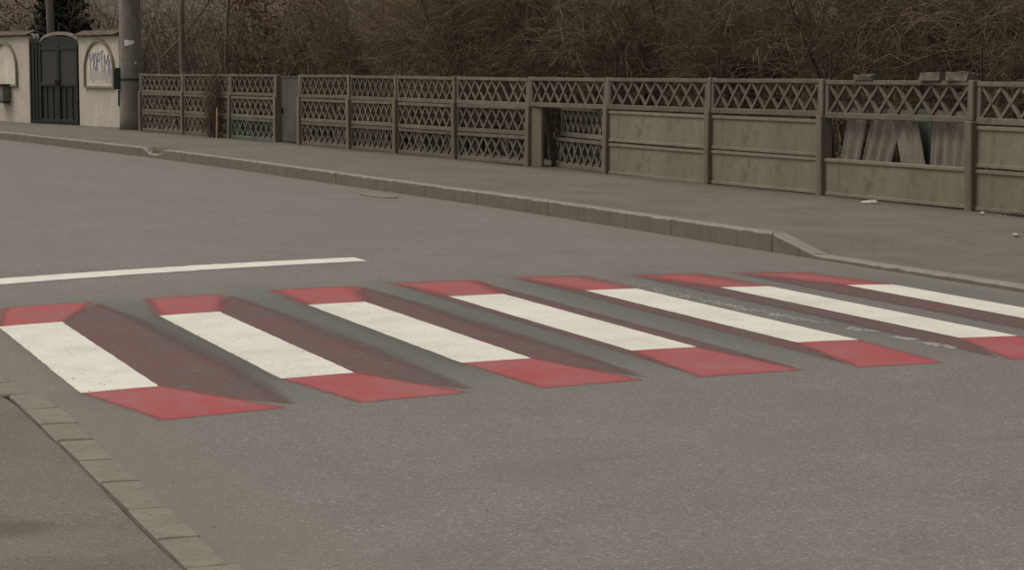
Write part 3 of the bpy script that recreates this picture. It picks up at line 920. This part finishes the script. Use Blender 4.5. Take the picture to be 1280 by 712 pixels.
def curved_note(name, label, a, z, w, h, r):
    bm = bmesh.new(); n = 8
    rows = []
    for j in range(4):
        rows.append([bm.verts.new((px_ + (r + 0.004 + rnd.uniform(0, .008) * (k % 2)) * math.cos(ang_c + a + w / r * (k / n - 0.5)),
                                   py_ + (r + 0.004 + rnd.uniform(0, .008) * (k % 2)) * math.sin(ang_c + a + w / r * (k / n - 0.5)),
                                   0.08 + z + h * (j / 3 - 0.5) * (1 - 0.5 * k / n) + 0.02 * (k / n))) for k in range(n + 1)])
    for a_r, b_r in zip(rows, rows[1:]):
        for k in range(n): bm.faces.new((a_r[k], a_r[k + 1], b_r[k + 1], b_r[k]))
    tag(obj(name, bm, M['paper']), label, 'notice')
curved_note('paper_notice', 'torn white paper notice pasted high on the concrete utility pole', -0.1, 2.02, 0.22, 0.15, 0.262)
curved_note('paper_scrap', 'tiny white paper scrap on the utility pole below the torn notice', 0.42, 1.56, 0.05, 0.06, 0.268)
on_pole('junction_box', 'small dark green box strapped to the left side of the utility pole', 'box', -1.45, 1.0, 0.29,
        [('case', (0, -0.03, 0.2), (0.16, 0.14, 0.50), 'green_box'), ('conduit', (0, 0.0, -0.25), (0.035, 0.035, 0.38), 'green_box'), ('cover', (0, -0.107, 0.2), (0.12, 0.012, 0.40), 'green_box')])

# ------------------------------------------------------------------ vegetation
def curves_np(start, dirs, length, nseg, grav, wig, rng):
    """bent twig centre lines: (N, nseg+1, 3)"""
    N = len(start)
    P = np.zeros((N, nseg + 1, 3)); P[:, 0] = start
    d = dirs / np.linalg.norm(dirs, axis=1, keepdims=True)
    for k in range(nseg):
        P[:, k + 1] = P[:, k] + d * (length / nseg)[:, None]
        d = d + rng.normal(0, wig, (N, 3)); d[:, 2] -= grav
        d /= np.linalg.norm(d, axis=1, keepdims=True)
    return P
def tubes_np(P, r0, r1, sides=3):
    N, S, _ = P.shape
    T = np.diff(P, axis=1); T = np.concatenate([T, T[:, -1:]], 1)
    T /= np.linalg.norm(T, axis=2, keepdims=True) + 1e-9
    ref = np.where(np.abs(T[..., 2:3]) > 0.9, np.array([1.0, 0, 0]), np.array([0, 0, 1.0]))
    U = np.cross(T, ref); U /= np.linalg.norm(U, axis=2, keepdims=True) + 1e-9
    W = np.cross(T, U)
    rad = r0[:, None] + (r1 - r0)[:, None] * np.linspace(0, 1, S)[None]
    ang = np.arange(sides) * 2 * np.pi / sides
    V = P[:, :, None] + rad[:, :, None, None] * (np.cos(ang)[None, None, :, None] * U[:, :, None] + np.sin(ang)[None, None, :, None] * W[:, :, None])
    V = V.reshape(-1, 3)
    base = (np.arange(N) * S * sides)[:, None, None]
    s = (np.arange(S - 1) * sides)[None, :, None]
    k = np.arange(sides)[None, None, :]; k2 = (k + 1) % sides
    a = base + s + k; b = base + s + k2
    Fc = np.stack([a, b, b + sides, a + sides], -1).reshape(-1, 4)
    return V, Fc
def pick(P, n, rng, lo=0.2):
    """random points and directions along centre lines"""
    N, S, _ = P.shape
    i = rng.integers(0, N, n); t = (lo + (1 - lo) * rng.random(n)) * (S - 1.001)
    k = t.astype(int); f = (t - k)[:, None]
    p = P[i, k] * (1 - f) + P[i, k + 1] * f
    d = P[i, k + 1] - P[i, k]
    return p, d / (np.linalg.norm(d, axis=1, keepdims=True) + 1e-9)
def join(parts):
    V, Fc, T = [], [], []
    off = 0
    for v, f, t in parts:
        V.append(v); Fc.append(f + off); T.append(np.full(len(v), t) if np.isscalar(t) else t); off += len(v)
    return np.concatenate(V), np.concatenate(Fc), np.concatenate(T)
def shrub_parts(seed, h=3.0, spread=1.3, n2=420, n3=2400, tw=0.0042):
    rng = np.random.default_rng(seed)
    ns = 13
    a = rng.random(ns) * 2 * np.pi; rr = 0.35 * np.sqrt(rng.random(ns))
    st = np.stack([rr * np.cos(a), rr * np.sin(a), np.full(ns, -0.1)], 1)
    lean = rng.random(ns) * 0.36
    d = np.stack([np.cos(a) * lean, np.sin(a) * lean, np.ones(ns)], 1)
    P1 = curves_np(st, d, h * (0.75 + 0.35 * rng.random(ns)), 8, 0.03, 0.10, rng)
    V1, F1 = tubes_np(P1, np.full(ns, 0.030) * (0.6 + 0.6 * rng.random(ns)), np.full(ns, 0.007), 5)
    p, dd = pick(P1, n2, rng, 0.15)
    out = rng.normal(0, 0.8, (n2, 3)); out[:, 2] = np.abs(out[:, 2]) * 0.5
    P2 = curves_np(p, dd * 0.6 + out, spread * (0.45 + 0.8 * rng.random(n2)), 6, 0.10, 0.20, rng)
    V2, F2 = tubes_np(P2, np.full(n2, 0.0075), np.full(n2, 0.003), 3)
    p, dd = pick(P2, n3, rng, 0.1)
    P3 = curves_np(p, dd + rng.normal(0, 0.75, (n3, 3)), 0.25 + 0.55 * rng.random(n3), 5, 0.09, 0.24, rng)
    V3, F3 = tubes_np(P3, np.full(n3, tw), np.full(n3, tw * 0.55), 3)
    t2 = np.repeat(np.clip(rng.beta(1.4, 3.0, n2), 0, 1), 7 * 3); t3 = np.repeat(rng.beta(1.3, 2.4, n3), 6 * 3)
    return (V1, F1), join([(V2, F2, t2), (V3, F3, t3)])
def mesh_only(name, V, Fc, T, mat):
    o = mesh_np(name, V, Fc, mat, attrs={'tone': T}); me = o.data; bpy.data.objects.remove(o); return me
SHR = []  # five shrub forms
for s in range(5):
    (v1, f1), (v2, f2, t2) = shrub_parts(100 + s, h=2.7 + 0.25 * s, spread=0.95 + 0.1 * s, n2=560, n3=6500, tw=0.0036)
    SHR.append((mesh_only('stems', v1, f1, np.full(len(v1), 0.3), M['bark']), mesh_only('twigs', v2, f2, t2, M['twig'])))
front = [
    (5.2, 1.3, 'bare brown shrub behind the fence at the far right edge of the photo'),
    (7.6, 1.1, 'bare tan shrub behind the fence, right of the broken blocks'),
    (9.8, 1.5, 'bare brown shrub behind the open fence bay with leaning sheets'),
    (12.0, 1.6, 'bare brown shrub behind the solid fence bay left of the open bay'),
    (14.0, 1.7, 'bare tan shrub behind the fence, right of the dark gap in the hedge'),
    (17.3, 1.6, 'bare brown shrub behind the fence, left of the dark gap in the hedge'),
    (19.3, 1.5, 'bare brown shrub behind the pushed-back lattice panels'),
    (21.6, 1.1, 'bare brown shrub behind the last lattice bay before the pushed-back panels'),
    (23.6, 1.3, 'bare brown shrub behind the third lattice bay right of the narrow gate'),
    (25.6, 1.2, 'bare brown shrub behind the second lattice bay right of the narrow gate'),
    (27.7, 1.5, 'bare brown shrub behind the first lattice bay right of the narrow gate'),
    (30.2, 1.4, 'bare brown shrub behind the narrow sheet metal gate'),
]
for k, (y, off, lab) in enumerate(front):
    t = thing('bare_shrub', lab, 'shrub', (ws(y) + off + 0.75, y, 0.06), rnd.uniform(0, 6.28), 'bare shrubs behind the fence')
    sc = rnd.uniform(0.9, 1.15)
    t.scale = (sc, sc, sc * rnd.uniform(0.95, 1.1))
    a, b = SHR[k % 5]
    link('stems', a, t); link('twigs', b, t)

# the thicket behind reads as one mass
rng = np.random.default_rng(5)
n1 = 1250
yy = rng.uniform(-2, 92, n1); off = rng.uniform(2.6, 9.0, n1)
wx = np.interp(yy, WY, WX)
st = np.stack([wx + off, yy, np.zeros(n1) - 0.1], 1)
P1 = curves_np(st, np.stack([rng.normal(0, 0.25, n1), rng.normal(0, 0.25, n1), np.ones(n1)], 1), rng.uniform(1.8, 4.2, n1), 6, 0.03, 0.12, rng)
A1 = tubes_np(P1, np.full(n1, 0.022), np.full(n1, 0.006), 3)
n2 = 12000
p, d = pick(P1, n2, rng, 0.12)
P2 = curves_np(p, d * 0.6 + rng.normal(0, 0.8, (n2, 3)), rng.uniform(0.4, 1.4, n2), 5, 0.08, 0.2, rng)
A2 = tubes_np(P2, np.full(n2, 0.009), np.full(n2, 0.004), 3)
n3 = 48000
p, d = pick(P2, n3, rng, 0.1)
P3 = curves_np(p, d + rng.normal(0, 0.8, (n3, 3)), rng.uniform(0.25, 0.8, n3), 3, 0.1, 0.25, rng)
A3 = tubes_np(P3, np.full(n3, 0.006), np.full(n3, 0.0035), 3)
V, Fc, T = join([(A1[0], A1[1], 0.25), (A2[0], A2[1], np.repeat(rng.beta(1.3, 3, n2), 18)), (A3[0], A3[1], np.repeat(rng.beta(1.2, 2.6, n3), 12))])
o = mesh_np('thicket', V, Fc, M['twig_dark'], attrs={'tone': T})
tag(o, 'dense dark thicket of bare branches behind the hedge', 'thicket', kind='stuff')

# leafy shrubs: dead brown leaves, dark evergreen
def leaf_cloud(seed, h, rx, n, size, low=0.2):
    rng = np.random.default_rng(seed)
    nc = 46
    cz = low + (h - low) * rng.random(nc) ** 0.8
    ca = rng.random(nc) * 6.283; cr = rx * np.sqrt(rng.random(nc)) * np.sqrt(np.clip(1.05 - cz / h, 0.12, 1))
    C0 = np.stack([cr * np.cos(ca), cr * np.sin(ca), cz], 1)
    i = rng.integers(0, nc, n)
    c = C0[i] + rng.normal(0, 0.17 * rx + 0.05, (n, 3))
    c[:, 2] = np.clip(c[:, 2], 0.05, None)
    a = rng.normal(0, 1, (n, 3)); a /= np.linalg.norm(a, axis=1, keepdims=True)
    b = np.cross(a, rng.normal(0, 1, (n, 3))); b /= np.linalg.norm(b, axis=1, keepdims=True)
    s = size * (0.6 + 0.8 * rng.random(n))[:, None]
    V = np.stack([c - a * s, c + b * s * 0.45, c + a * s, c - b * s * 0.45], 1).reshape(-1, 3)
    Fc = np.arange(4 * n).reshape(-1, 4)
    return V, Fc, np.repeat(rng.random(n), 4)
def leafy(name, label, x, y, h, rx, n, size, mat, seed):
    t = thing(name, label, 'shrub', (x, y, 0.05))
    (v1, f1), (v2, f2, t2) = shrub_parts(seed, h=h * 0.85, spread=rx * 0.8, n2=220, n3=500)
    mesh_np('stems', v1, f1, M['bark'], t, {'tone': np.full(len(v1), 0.3)})
    mesh_np('twigs', v2, f2, M['twig'], t, {'tone': t2})
    V, Fc, T = leaf_cloud(seed, h, rx, n, size)
    mesh_np('leaves', V, Fc, mat, t, {'tone': T})
    return t
leafy('leafy_shrub', 'shrub with dead reddish-brown leaves behind the lattice fence near the pole', ws(35.2) + 1.1, 35.2, 3.4, 0.9, 1500, 0.05, M['dead_leaf'], 41)
leafy('leafy_shrub', 'shrub with dead reddish-brown leaves behind the green stained lattice panel', ws(32.4) + 1.4, 32.4, 3.6, 1.0, 1500, 0.05, M['dead_leaf'], 42)
leafy('evergreen_shrub', 'dark evergreen shrub rising behind the dark double gate', 8.05, 50.0, 4.6, 0.8, 7000, 0.09, M['evergreen'], 43)
leafy('leafy_shrub', 'brown shrub behind the cream wall at the left edge', 7.2, 51.6, 4.0, 1.5, 1400, 0.05, M['dead_leaf'], 44)
leafy('bare_bramble', 'brown bramble growing in front of the lattice fence beside the pale stick', 8.55, 33.95, 1.35, 0.45, 420, 0.04, M['dead_leaf'], 45).scale = (0.42, 0.42, 1.0)

# bare trees with a trunk and limbs
def tree(label, loc, seed, h, r, mat, fork=None, lean=(0, 0)):
    rng = np.random.default_rng(seed)
    t = thing('bare_tree', label, 'tree', loc)
    P0 = curves_np(np.array([[0, 0, -0.2]]), np.array([[lean[0], lean[1], 1.0]]), np.array([h]), 10, 0.0, 0.035, rng)
    V, Fc = tubes_np(P0, np.array([r]), np.array([r * 0.35]), 8)
    mesh_np('trunk', V, Fc, mat, t, {'tone': np.random.default_rng(seed).random(len(V))}, True)
    n1 = 12
    p, d = pick(P0, n1, rng, 0.5)
    P1 = curves_np(p, d * 0.8 + rng.normal(0, 0.7, (n1, 3)) * np.array([1, 1, 0.3]), h * rng.uniform(0.2, 0.4, n1), 6, -0.05, 0.12, rng)
    A1 = tubes_np(P1, np.full(n1, r * 0.38), np.full(n1, r * 0.12), 5)
    n2 = 120
    p, d = pick(P1, n2, rng, 0.2)
    P2 = curves_np(p, d + rng.normal(0, 0.5, (n2, 3)), rng.uniform(0.4, 1.3, n2), 5, -0.03, 0.15, rng)
    A2 = tubes_np(P2, np.full(n2, r * 0.11 + 0.003), np.full(n2, 0.004), 3)
    n3 = 700
    p, d = pick(P2, n3, rng, 0.2)
    P3 = curves_np(p, d + rng.normal(0, 0.5, (n3, 3)), rng.uniform(0.2, 0.7, n3), 3, -0.02, 0.15, rng)
    A3 = tubes_np(P3, np.full(n3, 0.005), np.full(n3, 0.003), 3)
    V, Fc, T = join([(A1[0], A1[1], 0.6), (A2[0], A2[1], 0.5), (A3[0], A3[1], 0.4)])
    mesh_np('crown', V, Fc, mat, t, {'tone': T})
    if fork:
        for (a, b, c, rr) in fork:
            Pf = np.array([[a, b, c]], float)
            V, Fc = tubes_np(Pf, np.array([rr]), np.array([rr * 0.6]), 6)
            mesh_np('limb', V, Fc, mat, t, {'tone': np.full(len(V), 0.7)}, True)
tree('straight pale-barked tree behind the lattice fence just right of the utility pole', (8.78, 38.1, 0), 61, 7.5, 0.085, M['bark_pale'])
tree('slim grey tree rising behind the dark double gate', (7.68, 49.4, 0), 62, 8.5, 0.14, M['bark_pale'])
tree('slim reddish-brown tree behind the lattice fence near the pale stick', (9.0, 34.9, 0), 63, 7.0, 0.05, M['bark'])
def forked_tree(label, loc, seed, fork, limbs, r, mat):
    rng = np.random.default_rng(seed)
    t = thing('bare_tree', label, 'tree', loc)
    V, Fc = tubes_np(np.array([[(0, 0, -0.2), (0.02, 0, fork * 0.5), (0, 0, fork)]]), np.array([r]), np.array([r * 0.9]), 8)
    mesh_np('trunk', V, Fc, mat, t, {'tone': rng.random(len(V))}, True)
    P = []
    for v in limbs:
        v = np.array(v, float)
        w = np.cumsum(np.vstack([[0, 0, 0]] + [v / 3 + rng.normal(0, 0.045, 3) for _ in range(8)]), 0)
        w[0, 2] -= 0.03
        P.append(w + np.array([0, 0, fork]))
    P = np.array(P)
    V, Fc = tubes_np(P, np.full(len(P), r * 0.8), np.full(len(P), r * 0.2), 6)
    mesh_np('limbs', V, Fc, mat, t, {'tone': np.full(len(V), 0.6)}, True)
    p, d = pick(P, 60, rng, 0.25)
    P2 = curves_np(p, d + rng.normal(0, 0.5, (60, 3)), rng.uniform(0.4, 1.2, 60), 5, -0.02, 0.15, rng)
    A2 = tubes_np(P2, np.full(60, 0.009), np.full(60, 0.004), 3)
    p, d = pick(P2, 300, rng, 0.2)
    P3 = curves_np(p, d + rng.normal(0, 0.5, (300, 3)), rng.uniform(0.2, 0.6, 300), 3, 0, 0.15, rng)
    A3 = tubes_np(P3, np.full(300, 0.005), np.full(300, 0.003), 3)
    V, Fc, T = join([(A2[0], A2[1], 0.5), (A3[0], A3[1], 0.4)])
    mesh_np('crown', V, Fc, mat, t, {'tone': T})
forked_tree('young tree forking in a pale V above the fence beside the utility pole', (8.6, 39.9, 0), 64, 1.75, [(-0.42, 0.16, 1.15), (0.75, -0.28, 1.05)], 0.042, M['bark_pale'])

# pale stick leaning on the fence
V, Fc = tubes_np(np.array([[(8.45, 33.50, 0.09), (8.46, 33.51, 0.4), (8.47, 33.52, 0.72)]]), np.array([0.024]), np.array([0.02]), 6)
tag(mesh_np('wooden_stick', V, Fc, M['stick'], smooth=True), 'pale peeled stick standing against the lattice fence by the brown bramble', 'stick')

# dry grass tuft in the dip of the far kerb
def tuft(label, x, y, z, n, h, seed, spread=0.12):
    rng = np.random.default_rng(seed)
    st = np.stack([x + rng.normal(0, spread * 0.5, n), y + rng.normal(0, spread * 2.2, n), np.full(n, z)], 1)
    P = curves_np(st, np.stack([rng.normal(0, 0.5, n), rng.normal(0, 0.5, n), np.ones(n)], 1), h * rng.uniform(0.4, 1.1, n), 4, 0.12, 0.1, rng)
    V, Fc = tubes_np(P, np.full(n, 0.004), np.full(n, 0.001), 3)
    tag(mesh_np('grass_tuft', V, Fc, M['grass'], attrs={'tone': np.repeat(rng.random(n), 15)}), label, 'grass tuft', kind='stuff')
tuft('dry grass tuft in the dip of the far kerb', ks(28.2) + 0.12, 28.25, 0.03, 110, 0.13, 3)

# litter on the far pavement
def crumple(name, label, cat, loc, sx, sy, h, mat, seed, rz=0.0, n=9):
    rng = np.random.default_rng(seed)
    bm = bmesh.new()
    g = [[None] * (n + 1) for _ in range(n + 1)]
    for j in range(n + 1):
        for i in range(n + 1):
            u_, v_ = i / n - 0.5, j / n - 0.5
            taper = 1 - 0.55 * max(0, -u_ * 2)
            g[j][i] = bm.verts.new((u_ * sx + rng.normal(0, sx * 0.02), v_ * sy * taper + rng.normal(0, sy * 0.02), h * (0.3 + 0.7 * abs(noise.noise(Vector((u_ * 4, v_ * 4, seed))))) * 1.6 * (0.4 + max(0, u_ + 0.5))))
    for j in range(n):
        for i in range(n): bm.faces.new((g[j][i], g[j][i + 1], g[j + 1][i + 1], g[j + 1][i]))
    bmesh.ops.solidify(bm, geom=bm.faces[:], thickness=0.003)
    o = obj(name, bm, mat); o.location = loc; o.rotation_euler = (0.14, 0, rz)
    tag(o, label, cat)
crumple('crumpled_paper', 'crumpled white paper on the far pavement at the foot of the open fence bay', 'litter', (9.96, 9.62, 0.112), 0.17, 0.13, 0.016, M['paper'], 4, -0.36)
def pebble(label, loc, r, mat, seed):
    bm = bmesh.new(); bmesh.ops.create_icosphere(bm, subdivisions=2, radius=r)
    for v in bm.verts: v.co = Vector((v.co.x * 1.2, v.co.y * 1.4, v.co.z * 0.6)) * (1 + 0.35 * noise.noise(v.co / r + Vector((seed, 0, 0))))
    o = obj('pebble', bm, mat); o.location = loc; tag(o, label, 'pebble')
pebble('tiny pale stone beside the post right of the open fence bay', (10.16, 7.75, 0.11), 0.022, M['pebble'], 1)
pebble('pale stone on the far pavement away from the fence near the right edge', (9.05, 5.5, 0.085), 0.022, M['pebble'], 2)
V, Fc, T = leaf_cloud(9, 0.07, 0.2, 260, 0.02, low=0.0)
V = V * np.array([0.35, 1.1, 0.30])
o = mesh_np('leaf_heap', V, Fc, M['leaf_dark'], attrs={'tone': T}); o.location = (10.27, 7.3, 0.095)
tag(o, 'small dark heap of rotten leaves at the fence foot near the right edge', 'leaves', kind='stuff')

# loose grit on the near pavement and in the gutters
rng = np.random.default_rng(12)
V = []; Fc = []
for k in range(230):
    if k < 60: x, y, z = rng.uniform(-1.6, -0.4), rng.uniform(-4.6, 1.0), -0.078
    elif k < 110: x = -0.18 + abs(rng.normal(0, 0.25)); y = rng.uniform(-5, 2); z = zr(x) + 0.002
    else: y = rng.uniform(0, 24); x = ks(y) - abs(rng.normal(0, 0.16)) - 0.02; z = zr(x) + 0.002
    r = rng.uniform(0.002, 0.006); b = len(V)
    V += [(x + r, y, z), (x, y + r * 1.3, z), (x - r, y, z), (x, y - r, z), (x, y, z + r * 0.9)]
    Fc += [(b, b + 1, b + 4), (b + 1, b + 2, b + 4), (b + 2, b + 3, b + 4), (b + 3, b, b + 4)]
tag(mesh_np('grit', V, Fc, M['grit']), 'loose pale grit scattered on pavement and along the kerbs', 'grit', kind='stuff')
